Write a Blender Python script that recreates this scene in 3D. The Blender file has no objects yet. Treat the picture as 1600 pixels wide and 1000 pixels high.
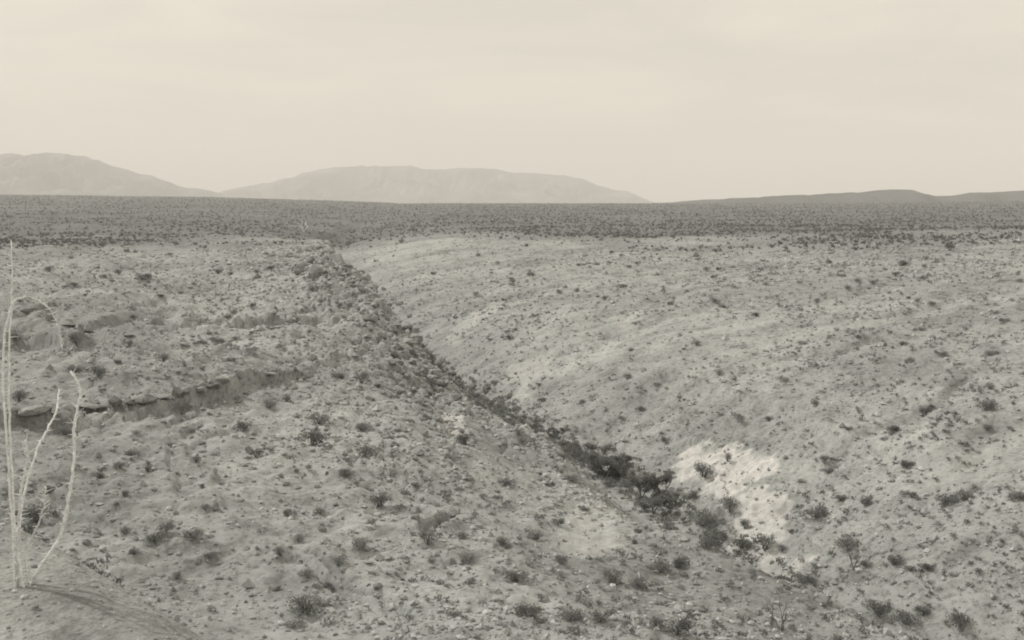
import bpy, math, random
import numpy as np
from mathutils import Vector

R = math.radians
random.seed(11)
rng = np.random.default_rng(11)
scene = bpy.context.scene
col = scene.collection

# ------------------------------------------------------------------ camera
F_PX = 1716.0                      # focal length in pixels of a 1600 px wide picture
PITCH = math.atan(185.0 / F_PX)
cam_d = bpy.data.cameras.new('camera')
cam_d.sensor_width = 36.0
cam_d.lens = 36.0 * F_PX / 1600.0
cam_d.clip_start = 0.1
cam_d.clip_end = 90000.0
cam = bpy.data.objects.new('camera', cam_d)
cam.location = (0, 0, 0)
cam.rotation_euler = (math.pi / 2 - PITCH, 0, 0)
col.objects.link(cam)
scene.camera = cam

# ------------------------------------------------------------------ sky and sun
SUN_EL, SUN_AZ = R(44), R(-62)     # azimuth from +Y (view direction), negative = to the left
world = bpy.data.worlds.new('World')
scene.world = world
world.use_nodes = True
wt = world.node_tree
wt.nodes.clear()
wo = wt.nodes.new('ShaderNodeOutputWorld')
wb = wt.nodes.new('ShaderNodeBackground')
sky = wt.nodes.new('ShaderNodeTexSky')
sky.sky_type = 'NISHITA'
sky.sun_disc = False
sky.sun_elevation = SUN_EL
sky.sun_rotation = SUN_AZ
sky.dust_density = 4.0
bw = wt.nodes.new('ShaderNodeRGBToBW')
wt.links.new(sky.outputs[0], bw.inputs[0])
tint = wt.nodes.new('ShaderNodeMix'); tint.data_type = 'RGBA'; tint.blend_type = 'MULTIPLY'
tint.inputs[0].default_value = 1.0
wt.links.new(bw.outputs[0], tint.inputs[6])
tint.inputs[7].default_value = (1.0, 0.925, 0.775, 1)
# thin high cloud veil with faint streaks
tc = wt.nodes.new('ShaderNodeTexCoord')
mp = wt.nodes.new('ShaderNodeMapping'); mp.inputs['Scale'].default_value = (1.6, 1.6, 9.0)
mp.inputs['Rotation'].default_value = (0, R(4), 0)
wt.links.new(tc.outputs['Generated'], mp.inputs[0])
nz = wt.nodes.new('ShaderNodeTexNoise'); nz.inputs['Scale'].default_value = 1.7
nz.inputs['Detail'].default_value = 4; nz.inputs['Roughness'].default_value = 0.55
nz.inputs['Distortion'].default_value = 0.5
wt.links.new(mp.outputs[0], nz.inputs['Vector'])
cr = wt.nodes.new('ShaderNodeValToRGB')
cr.color_ramp.elements[0].position = 0.36; cr.color_ramp.elements[0].color = (6.3, 5.95, 5.25, 1)
cr.color_ramp.elements[1].position = 0.62; cr.color_ramp.elements[1].color = (7.6, 7.05, 6.0, 1)
wt.links.new(nz.outputs['Fac'], cr.inputs[0])
veil = wt.nodes.new('ShaderNodeMix'); veil.data_type = 'RGBA'
veil.inputs[0].default_value = 0.85
wt.links.new(tint.outputs[2], veil.inputs[6])
wt.links.new(cr.outputs[0], veil.inputs[7])
wt.links.new(veil.outputs[2], wb.inputs[0])
wb.inputs[1].default_value = 0.118
wt.links.new(wb.outputs[0], wo.inputs[0])

sd = bpy.data.lights.new('sun', 'SUN')
sd.energy = 2.7
sd.angle = R(2.0)
sd.color = (1.0, 0.975, 0.935)
so = bpy.data.objects.new('sun', sd)
S = Vector((math.sin(SUN_AZ) * math.cos(SUN_EL), math.cos(SUN_AZ) * math.cos(SUN_EL), math.sin(SUN_EL)))
so.rotation_euler = (-S).to_track_quat('-Z', 'Y').to_euler()
so.location = (-60, 20, 80)
col.objects.link(so)

vs = scene.view_settings
vs.view_transform = 'Standard'; vs.look = 'None'; vs.exposure = 0.0; vs.gamma = 1.0
vs.use_curve_mapping = False
scene.cycles.use_denoising = True
scene.cycles.max_bounces = 6
scene.cycles.volume_bounces = 3
scene.cycles.pixel_filter_type = 'BLACKMAN_HARRIS'
scene.cycles.filter_width = 1.9     # the print is soft

# ------------------------------------------------------------------ helpers
def rays(px, py):
    u = (np.asarray(px, float) - 800.0) / F_PX
    v = -(np.asarray(py, float) - 500.0) / F_PX
    c, s = math.cos(PITCH), math.sin(PITCH)
    return u, c + v * s, -s + v * c           # dx, dy, dz

_TAB = {}
def vnoise(x, y, seed=0):
    if seed not in _TAB: _TAB[seed] = np.random.default_rng(9000 + seed).random(65536)
    t = _TAB[seed]
    ix = np.floor(x); iy = np.floor(y)
    fx = x - ix; fy = y - iy
    fx = fx * fx * (3 - 2 * fx); fy = fy * fy * (3 - 2 * fy)
    ix = ix.astype(np.int64) & 255; iy = (iy.astype(np.int64) & 255) << 8
    jx = (ix + 1) & 255; jy = (iy + 256) & 65535
    a = t[ix + iy]; b = t[jx + iy]; c = t[ix + jy]; d = t[jx + jy]
    a = a + (b - a) * fx; c = c + (d - c) * fx
    return a + (c - a) * fy   # 0..1

def fbm(x, y, seed=0, oct=3, gain=0.5):
    t = 0.0; amp = 1.0; tot = 0.0
    for o in range(oct):
        ca, sa = math.cos(0.6 * o + seed), math.sin(0.6 * o + seed)
        t = t + amp * (vnoise((ca * x - sa * y) * 2.03 ** o, (sa * x + ca * y) * 2.03 ** o, seed + 17 * o) - 0.5)
        tot += amp; amp *= gain
    return t / tot * 2.0                                                          # about -1..1

def sstep(a, b, x):
    t = np.clip((x - a) / (b - a), 0, 1)
    return t * t * (3 - 2 * t)

# ------------------------------------------------------------------ terrain height
_cy = np.array([-200, 0, 40, 58, 72, 89, 108, 129, 145, 160, 180, 199, 260, 330, 430, 549, 700, 930, 1300, 2600.])
_cx = np.array([330, 150, 92, 62, 41, 27, 20, 14.0, 8.0, 1.5, -7.5, -15.0, -31, -46, -64, -86, -100, -120, -150, -260.])
_cz = np.array([-40, -38.5, -37.5, -37, -36.6, -36.2, -35.5, -34.6, -33.9, -33.2, -32.3, -31.4, -29, -27, -24.6, -22.4, -20, -17, -12.5, -4.])
_yy = np.linspace(-200, 2600, 5601)
def _smooth(v, k):
    w = np.hanning(2 * k + 1); w /= w.sum()
    p = np.concatenate([np.full(k, v[0]), v, np.full(k, v[-1])])
    return np.convolve(p, w, 'valid')
_bx = _smooth(np.interp(_yy, _cy, _cx), 24)
_bz = _smooth(np.interp(_yy, _cy, _cz), 40)
_th = np.gradient(_bx, _yy)
# crest of the plain 2.5 km away, by direction
_crest_px = np.array([-600, 0, 330, 500, 640, 1000, 1200, 1600, 2200.])
_crest_py = np.array([300, 304, 308, 313, 317.5, 318, 317, 314, 312.])
_dx, _dy, _dz = rays(_crest_px, _crest_py)
_cr_t = _dx / _dy; _cr_s = _dz / _dy
# rock ledge across the bench (world x, y)
LEDGE = np.array([(-75, 96), (-47, 102.5), (-40, 105), (-36, 108), (-33, 116), (-31, 122), (-28, 127), (-25.5, 139), (-22, 152), (-20, 175)])

_ly = np.linspace(0, 700, 701)
_lz = _smooth(np.interp(_ly, [0, 60, 115, 200, 290, 360, 460, 620], [-23, -21.6, -20.2, -17.2, -15.4, -15.6, -17.0, -17.5]), 14)
LEDGE2 = np.array([(-120, 158), (-75, 155), (-66, 150), (-58, 149), (-50, 158), (-44, 163), (-36, 176), (-30, 181)])

def center(y):
    return np.interp(y, _yy, _bx), np.interp(y, _yy, _bz), np.interp(y, _yy, _th)

def side(x, y):
    cx, cz, th = center(y)
    return (x - cx) / np.sqrt(1 + th * th), cz

def fractured(x, y, cx, cy, seed):
    """jointed rock: (height offset per block, 0..1 crack mask)"""
    u = x / cx + 0.35 * fbm(x / 2.5, y / 2.5, seed + 3, 2); v = y / cy + 0.35 * fbm(x / 2.5, y / 2.5, seed + 4, 2)
    iu = np.floor(u).astype(np.int64); iv = np.floor(v).astype(np.int64)
    t = np.random.default_rng(7000 + seed).random((3, 65536))
    f1 = np.full(x.shape, 9.0); f2 = np.full(x.shape, 9.0); hh = np.zeros(x.shape)
    for a in (-1, 0, 1):
        for b in (-1, 0, 1):
            k = ((iu + a) & 255) + (((iv + b) & 255) << 8)
            d = np.hypot(iu + a + t[0][k] - u, iv + b + t[1][k] - v)
            near = d < f1
            f2 = np.where(near, f1, np.minimum(f2, d)); hh = np.where(near, t[2][k], hh); f1 = np.where(near, d, f1)
    return hh - 0.5, 1 - sstep(0.05, 0.2, f2 - f1)

HOLLOW = (-5.5, 78.6)
def H(x, y, fine=True):
    x = np.asarray(x, float); y = np.asarray(y, float)
    wig = fbm(x / 16.0, y / 16.0, 5, 2) * 3.2 * sstep(60, 110, y)
    s, bz = side(x, y)
    sw = s + wig * sstep(2, 14, np.abs(s))
    d = np.maximum(y, 1.0)
    # broad plain height on both sides
    slope_far = np.interp(x / d, _cr_t, _cr_s) * 2500.0
    tf = np.clip((y - 420) / 2080.0, 0, 1)
    zl = np.interp(y, _ly, _lz) + tf * (slope_far + 17.5)
    zl = zl + fbm(x / 42.0, y / 60.0, 2, 3) * 1.5 * (1 - sstep(500, 1200, y))
    zl = zl + np.clip((-x - 40) * 0.02, 0, 3) * (1 - sstep(300, 700, y))
    zr = -14.3 - 0.6 * sstep(150, 420, y) + tf * (slope_far + 14.9)
    zr = zr + fbm(x / 55.0, y / 70.0, 3, 2) * 1.1 * (1 - sstep(500, 1200, y)) + np.clip((x - 60) * 0.03, 0, 3.5) * (1 - sstep(350, 700, y))
    # ledge step in the bench (ground behind the ledge is higher)
    ly = np.interp(x, LEDGE[:, 0], LEDGE[:, 1])
    st = sstep(-0.35, 0.35, y - ly + fbm(x / 2.2, y / 2.2, 9, 3, 0.6) * 1.6 + fbm(x / 9.0, y / 9.0, 10, 2) * 3.5)
    lw = sstep(-95, -75, x) * (1 - sstep(-24, -20, x)) * (1 - sstep(30, 75, y - ly))
    brk = sstep(-0.2, 0.2, fbm(x / 5.0, y / 9.0, 77, 2))
    zl = zl + (st - 0.35) * (0.45 + 1.1 * brk + 0.75 * np.exp(-((x + 34) / 4.5) ** 2)) * lw * (1 - sstep(400, 900, y))
    l2 = np.interp(x, LEDGE2[:, 0], LEDGE2[:, 1])
    s2 = sstep(-0.4, 0.4, y - l2 + fbm(x / 2.6, y / 2.6, 11, 3, 0.6) * 1.8 + fbm(x / 11.0, y / 11.0, 12, 2) * 4)
    zl = zl + (s2 - 0.4) * 2.3 * sstep(-0.4, 0.1, fbm(x / 6.0, y / 10.0, 78, 2)) * (1 - sstep(-36, -28, x)) * (1 - sstep(30, 70, y - l2)) * sstep(-40, -15, y - l2)
    # left bank profile
    a = -sw
    dep = np.clip(zl - bz, 0.5, None)
    steep = sstep(150, 200, y) * (1 - sstep(430, 520, y))
    f_gentle = 0.62 * sstep(2.0, 15.5, a) + 0.38 * (1 - np.exp(-np.clip(a - 12.0, 0, None) / 17.0)) * sstep(12, 30, a)
    f_steep = sstep(2.6, 9.0 + 1.5 * fbm(x / 6.0, y / 9.0, 13, 2), a)
    f_l = f_gentle * (1 - steep) + f_steep * steep
    left = bz + dep * f_l + steep * 2.3 * (1 - 0.7 * sstep(215, 300, y)) * np.exp(-((a - 12.5) / 7.5) ** 2) * sstep(4, 9, a)
    # right bank: long slope cut by small gullies along the fall line
    b = sw
    along = y - 0.40 * x
    g = np.abs(fbm(along / 15.0 + fbm(x / 13.0, y / 13.0, 8, 3) * 0.5, s / 50.0, 21, 4, 0.65))
    gm = sstep(5, 26, b) * (1 - sstep(70, 125, b))
    f_r = 1 - np.exp(-np.clip(b - 1.5, 0, None) / 31.0)
    right = bz + np.clip(zr - bz, 0.5, None) * f_r - gm * (1 - np.clip(g * 3.2, 0, 1)) * 0.85 * (1 - sstep(350, 600, y))
    # a low cut bank of pale sand at the toe of the far slope
    sc = sstep(104, 112, y) * (1 - sstep(150, 158, y)) * sstep(3.0, 5.0, b) * (1 - sstep(19.5, 20.8, b))
    right = right - sc * (0.9 + 1.1 * np.abs(fbm(x / 3.0, y / 3.0, 15, 4, 0.6)))
    z = np.where(s < 0, left, right)
    # relief
    rough = 1 - sstep(600, 1500, y)
    bedm = 1 - 0.8 * np.exp(-(s / 5.0) ** 2)
    lft = sstep(4, -8, s)
    z = z + rough * bedm * ((0.5 + 0.45 * lft) * fbm(x / 8.0, y / 9.0, 31, 4, 0.6) + 1.3 * lft * fbm(x / 19.0, y / 24.0, 32, 2))
    if fine:
        tn = fbm(x / 17.0, y / 21.0, 46, 3, 0.55) * 4.2
        fl = np.floor(tn); tr = fl + sstep(0.80, 1.0, tn - fl)
        z = z + rough * lft * 0.55 * (tr - tn * 0.75) * np.clip(fbm(x / 30.0, y / 30.0, 47, 2) * 3 + 0.6, 0, 1) * sstep(40, 60, y) * (1 - sstep(330, 480, y))
        jm = np.zeros(x.shape)
        sel = (y > 85) & (y < 345) & (s < -4) & (s > -75)
        if sel.any():
            xs, ys_, aa = x[sel], y[sel], -s[sel]
            rimw = np.exp(-((aa - 15) / 11.0) ** 2) * sstep(112, 140, ys_)
            lgw = np.exp(-(np.abs(ys_ - np.interp(xs, LEDGE[:, 0], LEDGE[:, 1]) - 2) / 5.0) ** 2) + np.exp(-(np.abs(ys_ - np.interp(xs, LEDGE2[:, 0], LEDGE2[:, 1]) - 3) / 9.0) ** 2)
            w = np.clip(rimw * 1.3 + lgw * 0.8 + 1.4 * fbm(xs / 13.0, ys_ / 15.0, 48, 3) - 0.25, 0, 1) * (1 - sstep(280, 345, ys_)) * sstep(85, 95, ys_)
            hb, ck = fractured(xs, ys_, 2.3, 2.9, 5)
            dz_ = np.zeros(x.shape); dz_[sel] = w * (0.95 * hb - 0.75 * ck)
            z = z + dz_
        rk = np.clip(fbm(x / 21.0, y / 26.0, 44, 2) * 2 + 0.35, 0, 1)
        r2 = 0.13 + 0.17 * lft * rk
        z = z + rough * bedm * r2 * (np.abs(fbm(x / 2.3, y / 2.3, 33, 3, 0.6)) * 2 - 0.4) 
        z = z + rough * bedm * 0.11 * fbm(x / 0.75, y / 0.75, 35, 2, 0.7)
    # a shallow straight rill in front
    ra = np.array([-13.5, 70.0]); rb = np.array([-6.4, 60.8]); rv = rb - ra; L = np.hypot(*rv); rv = rv / L
    t = (x - ra[0]) * rv[0] + (y - ra[1]) * rv[1]; n = (x - ra[0]) * rv[1] - (y - ra[1]) * rv[0]
    n = n + 0.25 * np.sin(t * 0.8)
    rm = sstep(-2, 0.5, t) * (1 - sstep(L - 0.5, L + 3, t))
    z = z - rm * (0.95 * np.exp(-(n / 0.34) ** 2) - 0.25 * np.exp(-((n - 0.6) / 0.25) ** 2) + 0.55 * np.exp(-((n - 1.15) / 0.26) ** 2))
    # a dark hollow washed out under the rocks
    hx = (x - HOLLOW[0]) * 0.29 + (y - HOLLOW[1]) * 0.957; hy = -(x - HOLLOW[0]) * 0.957 + (y - HOLLOW[1]) * 0.29
    hy = hy + 0.18 * np.sin(hx * 2.1)
    z = z - 4.5 * np.exp(-(hx / 2.3) ** 4 - (hy / 0.62) ** 4)
    # the plain ends in a crest and drops out of sight beyond it
    z = z - 70 * sstep(2520, 4200, y) - 0.006 * np.clip(y - 4200, 0, None) * 0
    # knoll under the camera
    p = x * 0.75 + y * 0.66
    kn = -1.66 - 0.03 * np.clip(np.hypot(x, y) - 2, 0, 30) - 1.2 * (np.sqrt(np.clip(p - 1.7, 0, None) ** 2 + 0.12) - 0.346)
    kn = kn - 0.02 * np.clip(-p, 0, None) + 0.05 * fbm(x / 1.3, y / 1.3, 51, 3) + (0.03 * fbm(x / 0.28, y / 0.28, 52, 2) if fine else 0)
    kn = kn + np.where(np.hypot(x, y) < 80, 0, -50)
    k = 1.2
    return np.where(kn > z + 6, kn, np.where(z > kn + 6, z, k * np.logaddexp(np.clip(kn / k, -200, 200), np.clip(z / k, -200, 200))))

_RY = np.concatenate([np.arange(2.0, 30, 0.1), 30 * 1.004 ** np.arange(0, 1150)])
def ground_hit(px, py):
    """first ground point seen in the direction of (px, py)"""
    dx, dy, dz = rays(px, py)
    x = _RY * dx / dy; z = _RY * dz / dy
    gap = H(x, _RY, False) - z
    i = int(np.argmax(gap > -0.9)) if (gap > -0.9).any() else len(_RY) - 1
    yy = np.concatenate([_RY[max(i - 2, 0):i + 40]])
    f = H(yy * dx / dy, yy) > yy * dz / dy
    if not f.any():
        yy = _RY[max(i - 2, 0):]; f = H(yy * dx / dy, yy) > yy * dz / dy
    k = max(int(np.argmax(f)), 1)
    yy = np.linspace(yy[k - 1], yy[k], 12)
    k = int(np.argmax(H(yy * dx / dy, yy) > yy * dz / dy))
    y = float(yy[k]); x = float(y * dx / dy)
    return x, y, float(H(np.array([x]), np.array([y]))[0])

# ------------------------------------------------------------------ materials
def new_mat(name):
    m = bpy.data.materials.new(name); m.use_nodes = True
    nt = m.node_tree
    b = nt.nodes['Principled BSDF']
    b.inputs['Roughness'].default_value = 0.95
    b.inputs['Specular IOR Level'].default_value = 0.15
    return m, nt, b

def noise_node(nt, scale, detail=4, rough=0.6, vec=None, dist=0.0):
    n = nt.nodes.new('ShaderNodeTexNoise')
    n.inputs['Scale'].default_value = scale; n.inputs['Detail'].default_value = detail
    n.inputs['Roughness'].default_value = rough; n.inputs['Distortion'].default_value = dist
    if vec is not None: nt.links.new(vec, n.inputs['Vector'])
    return n

def ramp(nt, fac, stops):
    r = nt.nodes.new('ShaderNodeValToRGB')
    e = r.color_ramp.elements
    while len(e) < len(stops): e.new(0.5)
    for el, (p, c) in zip(e, stops):
        el.position = p; el.color = c if len(c) == 4 else (*c, 1)
    nt.links.new(fac, r.inputs[0])
    return r

def mix(nt, fac, a, b, blend='MIX'):
    m = nt.nodes.new('ShaderNodeMix'); m.data_type = 'RGBA'; m.blend_type = blend
    for i, v in ((0, fac), (6, a), (7, b)):
        if isinstance(v, (int, float)): m.inputs[i].default_value = v
        elif isinstance(v, tuple): m.inputs[i].default_value = (*v, 1)
        else: nt.links.new(v, m.inputs[i])
    return m.outputs[2]

def g3(v): return (v * 0.985, v * 0.992, v * 0.982)

def attr(nt, name):
    a = nt.nodes.new('ShaderNodeAttribute'); a.attribute_name = name
    return a.outputs['Fac']

def ground_material():
    m, nt, b = new_mat('desert_ground')
    ge = nt.nodes.new('ShaderNodeNewGeometry').outputs['Position']
    big = noise_node(nt, 0.035, 5, 0.62, ge)
    mid = noise_node(nt, 0.33, 6, 0.68, ge, 0.4)
    fin = noise_node(nt, 2.1, 5, 0.7, ge)
    c1 = ramp(nt, big.outputs['Fac'], [(0.38, g3(0.265)), (0.5, g3(0.335)), (0.62, g3(0.385))]).outputs[0]
    c2 = ramp(nt, mid.outputs['Fac'], [(0.36, g3(0.66)), (0.48, g3(0.96)), (0.56, g3(1.04)), (0.68, g3(1.15))]).outputs[0]
    c = mix(nt, 1.0, c1, c2, 'MULTIPLY')
    c3 = ramp(nt, fin.outputs['Fac'], [(0.37, g3(0.52)), (0.47, g3(0.98)), (0.66, g3(1.16))]).outputs[0]
    c = mix(nt, 0.8, c, c3, 'MULTIPLY')
    grit = noise_node(nt, 23.0, 4, 0.75, ge)
    c = mix(nt, 0.8, c, ramp(nt, grit.outputs['Fac'], [(0.36, g3(0.5)), (0.48, g3(0.98)), (0.64, g3(1.25))]).outputs[0], 'MULTIPLY')
    # pale sand and scars
    sandn = noise_node(nt, 1.1, 4, 0.6, ge)
    sand = ramp(nt, sandn.outputs['Fac'], [(0.38, (0.43, 0.425, 0.41)), (0.62, (0.60, 0.585, 0.56))]).outputs[0]
    c = mix(nt, attr(nt, 'pale'), c, sand)
    # rocky bare surface
    rockc = ramp(nt, mid.outputs['Fac'], [(0.3, g3(0.19)), (0.7, g3(0.31))]).outputs[0]
    c = mix(nt, attr(nt, 'rocky'), c, rockc)
    # ground under close-set scrub of the plain
    plc = ramp(nt, noise_node(nt, 0.012, 5, 0.6, ge).outputs['Fac'], [(0.36, g3(0.14)), (0.64, g3(0.19))]).outputs[0]
    c = mix(nt, attr(nt, 'scrub'), c, plc)
    nt.links.new(c, b.inputs['Base Color'])
    bm = nt.nodes.new('ShaderNodeBump'); bm.inputs['Strength'].default_value = 0.7; bm.inputs['Distance'].default_value = 0.18
    nt.links.new(fin.outputs['Fac'], bm.inputs['Height'])
    nt.links.new(bm.outputs[0], b.inputs['Normal'])
    return m

def rock_material():
    m, nt, b = new_mat('weathered_rock')
    tcn = nt.nodes.new('ShaderNodeTexCoord').outputs['Object']
    oi = nt.nodes.new('ShaderNodeObjectInfo')
    n1 = noise_node(nt, 1.7, 6, 0.7, tcn, 0.3)
    n2 = noise_node(nt, 7.0, 4, 0.7, tcn)
    c = ramp(nt, n1.outputs['Fac'], [(0.3, g3(0.22)), (0.5, g3(0.36)), (0.7, g3(0.46))]).outputs[0]
    c = mix(nt, 0.7, c, ramp(nt, n2.outputs['Fac'], [(0.35, g3(0.6)), (0.6, g3(1.1))]).outputs[0], 'MULTIPLY')
    c = mix(nt, 1.0, c, ramp(nt, oi.outputs['Random'], [(0, g3(0.6)), (1, g3(1.15))]).outputs[0], 'MULTIPLY')
    nt.links.new(c, b.inputs['Base Color'])
    bm = nt.nodes.new('ShaderNodeBump'); bm.inputs['Strength'].default_value = 0.6; bm.inputs['Distance'].default_value = 0.1
    nt.links.new(n2.outputs['Fac'], bm.inputs['Height']); nt.links.new(bm.outputs[0], b.inputs['Normal'])
    return m

def leaf_material(name, lo, hi):
    m, nt, b = new_mat(name)
    ge = nt.nodes.new('ShaderNodeNewGeometry')
    oi = nt.nodes.new('ShaderNodeObjectInfo')
    big = noise_node(nt, 0.05, 3, 0.6, ge.outputs['Position'])
    c = ramp(nt, ge.outputs['Random Per Island'], [(0, g3(lo)), (1, g3(hi))]).outputs[0]
    c = mix(nt, 1.0, c, ramp(nt, oi.outputs['Random'], [(0, g3(0.8)), (1, g3(1.2))]).outputs[0], 'MULTIPLY')
    c = mix(nt, 1.0, c, ramp(nt, big.outputs['Fac'], [(0.38, g3(0.8)), (0.62, g3(1.15))]).outputs[0], 'MULTIPLY')
    nt.links.new(c, b.inputs['Base Color'])
    tr = nt.nodes.new('ShaderNodeBsdfTranslucent'); nt.links.new(c, tr.inputs[0])
    mx = nt.nodes.new('ShaderNodeMixShader'); mx.inputs[0].default_value = 0.4
    nt.links.new(b.outputs[0], mx.inputs[1]); nt.links.new(tr.outputs[0], mx.inputs[2])
    nt.links.new(mx.outputs[0], nt.nodes['Material Output'].inputs['Surface'])
    return m

def bark_material(name, lo, hi, sc=9.0):
    m, nt, b = new_mat(name)
    tcn = nt.nodes.new('ShaderNodeTexCoord').outputs['Object']
    n = noise_node(nt, sc, 5, 0.7, tcn)
    c = ramp(nt, n.outputs['Fac'], [(0.35, g3(lo)), (0.65, g3(hi))]).outputs[0]
    nt.links.new(c, b.inputs['Base Color'])
    return m

def mountain_material(name, lo, hi):
    m, nt, b = new_mat(name)
    ge = nt.nodes.new('ShaderNodeNewGeometry').outputs['Position']
    n = noise_node(nt, 0.0016, 7, 0.62, ge, 0.6)
    c = ramp(nt, n.outputs['Fac'], [(0.32, g3(lo)), (0.68, g3(hi))]).outputs[0]
    nt.links.new(c, b.inputs['Base Color'])
    return m

M_GROUND = ground_material()
M_ROCK = rock_material()
M_LEAF = leaf_material('grey_green_leaves', 0.18, 0.30)
M_SCRUB = leaf_material('scrub_leaves', 0.22, 0.36)
M_PLAIN = leaf_material('plain_scrub_leaves', 0.19, 0.25)
M_TREE = leaf_material('tree_leaves', 0.19, 0.32)
def rubble_material():
    m, nt, b = new_mat('loose_stone')
    ge = nt.nodes.new('ShaderNodeNewGeometry')
    nt.links.new(ramp(nt, ge.outputs['Random Per Island'], [(0, g3(0.22)), (0.5, g3(0.36)), (1, g3(0.50))]).outputs[0], b.inputs['Base Color'])
    return m
M_RUBBLE = rubble_material()
M_STEM = bark_material('shrub_bark', 0.12, 0.22)
M_PALE_BARK = bark_material('pale_bark', 0.58, 0.9, 40.0)
M_MOUNT = mountain_material('mountain_rock', 0.04, 0.22)
M_MESA = mountain_material('mesa_scrub', 0.11, 0.17)

# ------------------------------------------------------------------ mesh helpers
def mesh_np(name, verts, faces, mat=None, smooth=False, flip=False):
    """verts (n,3), faces (m,k) with one k"""
    me = bpy.data.meshes.new(name)
    verts = np.ascontiguousarray(verts, np.float32); faces = np.ascontiguousarray(faces, np.int32)
    n, k = faces.shape
    me.vertices.add(len(verts)); me.vertices.foreach_set('co', verts.ravel())
    me.loops.add(n * k); me.loops.foreach_set('vertex_index', faces.ravel())
    me.polygons.add(n); me.polygons.foreach_set('loop_start', np.arange(0, n * k, k, dtype=np.int32))
    me.polygons.foreach_set('loop_total', np.full(n, k, np.int32))
    me.polygons.foreach_set('use_smooth', np.full(n, smooth, bool))
    me.update(calc_edges=True)
    if mat: me.materials.append(mat)
    return me

def link(name, me, parent=None, **props):
    o = bpy.data.objects.new(name, me)
    col.objects.link(o)
    if parent is not None: o.parent = parent
    for k, v in props.items(): o[k] = v
    return o

# ------------------------------------------------------------------ ground sheet
ys = [-60.0]
while ys[-1] < 30000:
    y = ys[-1]
    if y < 2: st = 0.9
    elif y < 9: st = 0.14
    elif y < 45: st = 0.45
    elif y < 700: st = max(0.26, 0.0036 * y)
    elif y < 2700: st = 0.008 * y
    else: st = 0.05 * y
    ys.append(y + st)
ys = np.array(ys)
NC = 640
tt = np.linspace(-1, 1, NC)
tt = 0.8 * tt + 0.2 * tt ** 3
half = 6.5 + 0.62 * np.maximum(ys, 0) + np.where(ys < 0, 30, 0) + 18 * sstep(8, 40, ys) + 2.0 * sstep(2600, 9000, ys) * ys
half = np.where(ys < 2, np.maximum(half, 36.5 + (6.5 + 1.24 - 36.5) * sstep(0, 2, ys)), half)
X = tt[None, :] * half[:, None]
Y = np.repeat(ys[:, None], NC, 1)
Z = H(X.ravel(), Y.ravel()).reshape(X.shape)
gv = np.stack([X.ravel(), Y.ravel(), Z.ravel()], 1)
i = np.arange(len(ys) - 1)[:, None] * NC + np.arange(NC - 1)[None, :]
gf = np.stack([i, i + 1, i + 1 + NC, i + NC], -1).reshape(-1, 4)
gm = mesh_np('ground', gv, gf, M_GROUND, smooth=True)

def poly_mask(poly_px, x, y, soft, seed):
    """soft mask of a ground patch whose outline is given as sighted points; evaluated in ground plan"""
    P = np.array([ground_hit(a, b)[:2] for a, b in poly_px])
    lo = P.min(0) - 4 - soft; hi = P.max(0) + 4 + soft
    out = np.zeros(len(x))
    sel = np.where((x > lo[0]) & (x < hi[0]) & (y > lo[1]) & (y < hi[1]))[0]
    xs, yy = x[sel], y[sel]
    inside = np.zeros(len(sel), bool); dist = np.full(len(sel), 1e9)
    n = len(P)
    for k in range(n):
        a, b = P[k], P[(k + 1) % n]
        cond = (a[1] > yy) != (b[1] > yy)
        with np.errstate(divide='ignore', invalid='ignore'):
            xi = (b[0] - a[0]) * (yy - a[1]) / (b[1] - a[1] + 1e-12) + a[0]
        inside ^= cond & (xs < xi)
        ab = b - a; L2 = ab @ ab + 1e-9
        t = np.clip(((xs - a[0]) * ab[0] + (yy - a[1]) * ab[1]) / L2, 0, 1)
        dist = np.minimum(dist, np.hypot(xs - a[0] - t * ab[0], yy - a[1] - t * ab[1]))
    sdist = np.where(inside, dist, -dist) + fbm(xs / 2.2, yy / 2.2, seed, 4, 0.65) * soft * 2.0
    out[sel] = sstep(-soft * 0.3, soft * 0.3, sdist)
    return out

gx, gy = gv[:, 0], gv[:, 1]
pale = np.zeros(len(gx))
PALE = [  # (outline as seen in the photograph, edge softness m, strength)
    ([(1052, 703), (1090, 698), (1140, 698), (1216, 706), (1214, 732), (1186, 750), (1150, 770), (1119, 784), (1090, 768), (1052, 741)], 1.5, 0.95),
    ([(1150, 785), (1200, 755), (1228, 800), (1240, 840), (1262, 885), (1215, 886), (1185, 868), (1140, 850)], 1.7, 0.8),
    ([(682, 645), (712, 640), (728, 666), (740, 690), (714, 692), (696, 668)], 0.3, 1.0),
    ([(870, 800), (940, 780), (985, 815), (970, 860), (910, 870), (865, 840)], 1.6, 0.42),
    ([(800, 572), (858, 556), (862, 575), (825, 615), (806, 625)], 1.6, 0.4),
    ([(695, 530), (775, 470), (785, 478), (712, 538)], 1.8, 0.42),
    ([(870, 572), (960, 538), (965, 548), (880, 585)], 1.6, 0.36),
    ([(960, 500), (1005, 480), (1008, 490), (970, 512)], 1.6, 0.45),
    ([(496, 366), (545, 364), (538, 380), (500, 378)], 5.0, 0.4),
    ([(1380, 690), (1440, 672), (1442, 684), (1390, 702)], 1.2, 0.3),
    ([(40, 470), (46, 590), (120, 570), (120, 540)], 3.0, 0.12),
    ([(560, 395), (700, 372), (720, 384), (590, 420)], 9.0, 0.25),
]
for k, (pl, soft, w) in enumerate(PALE):
    pale = np.maximum(pale, w * poly_mask(pl, gx, gy, soft, 60 + k))
s_all, _bzall = side(gx, gy)
pale = np.maximum(pale, 0.45 * (1 - sstep(0.8, 2.2, np.abs(s_all + 1.2 * np.sin(gy / 6)))) * sstep(40, 60, gy) * (1 - sstep(105, 135, gy)))
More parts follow.
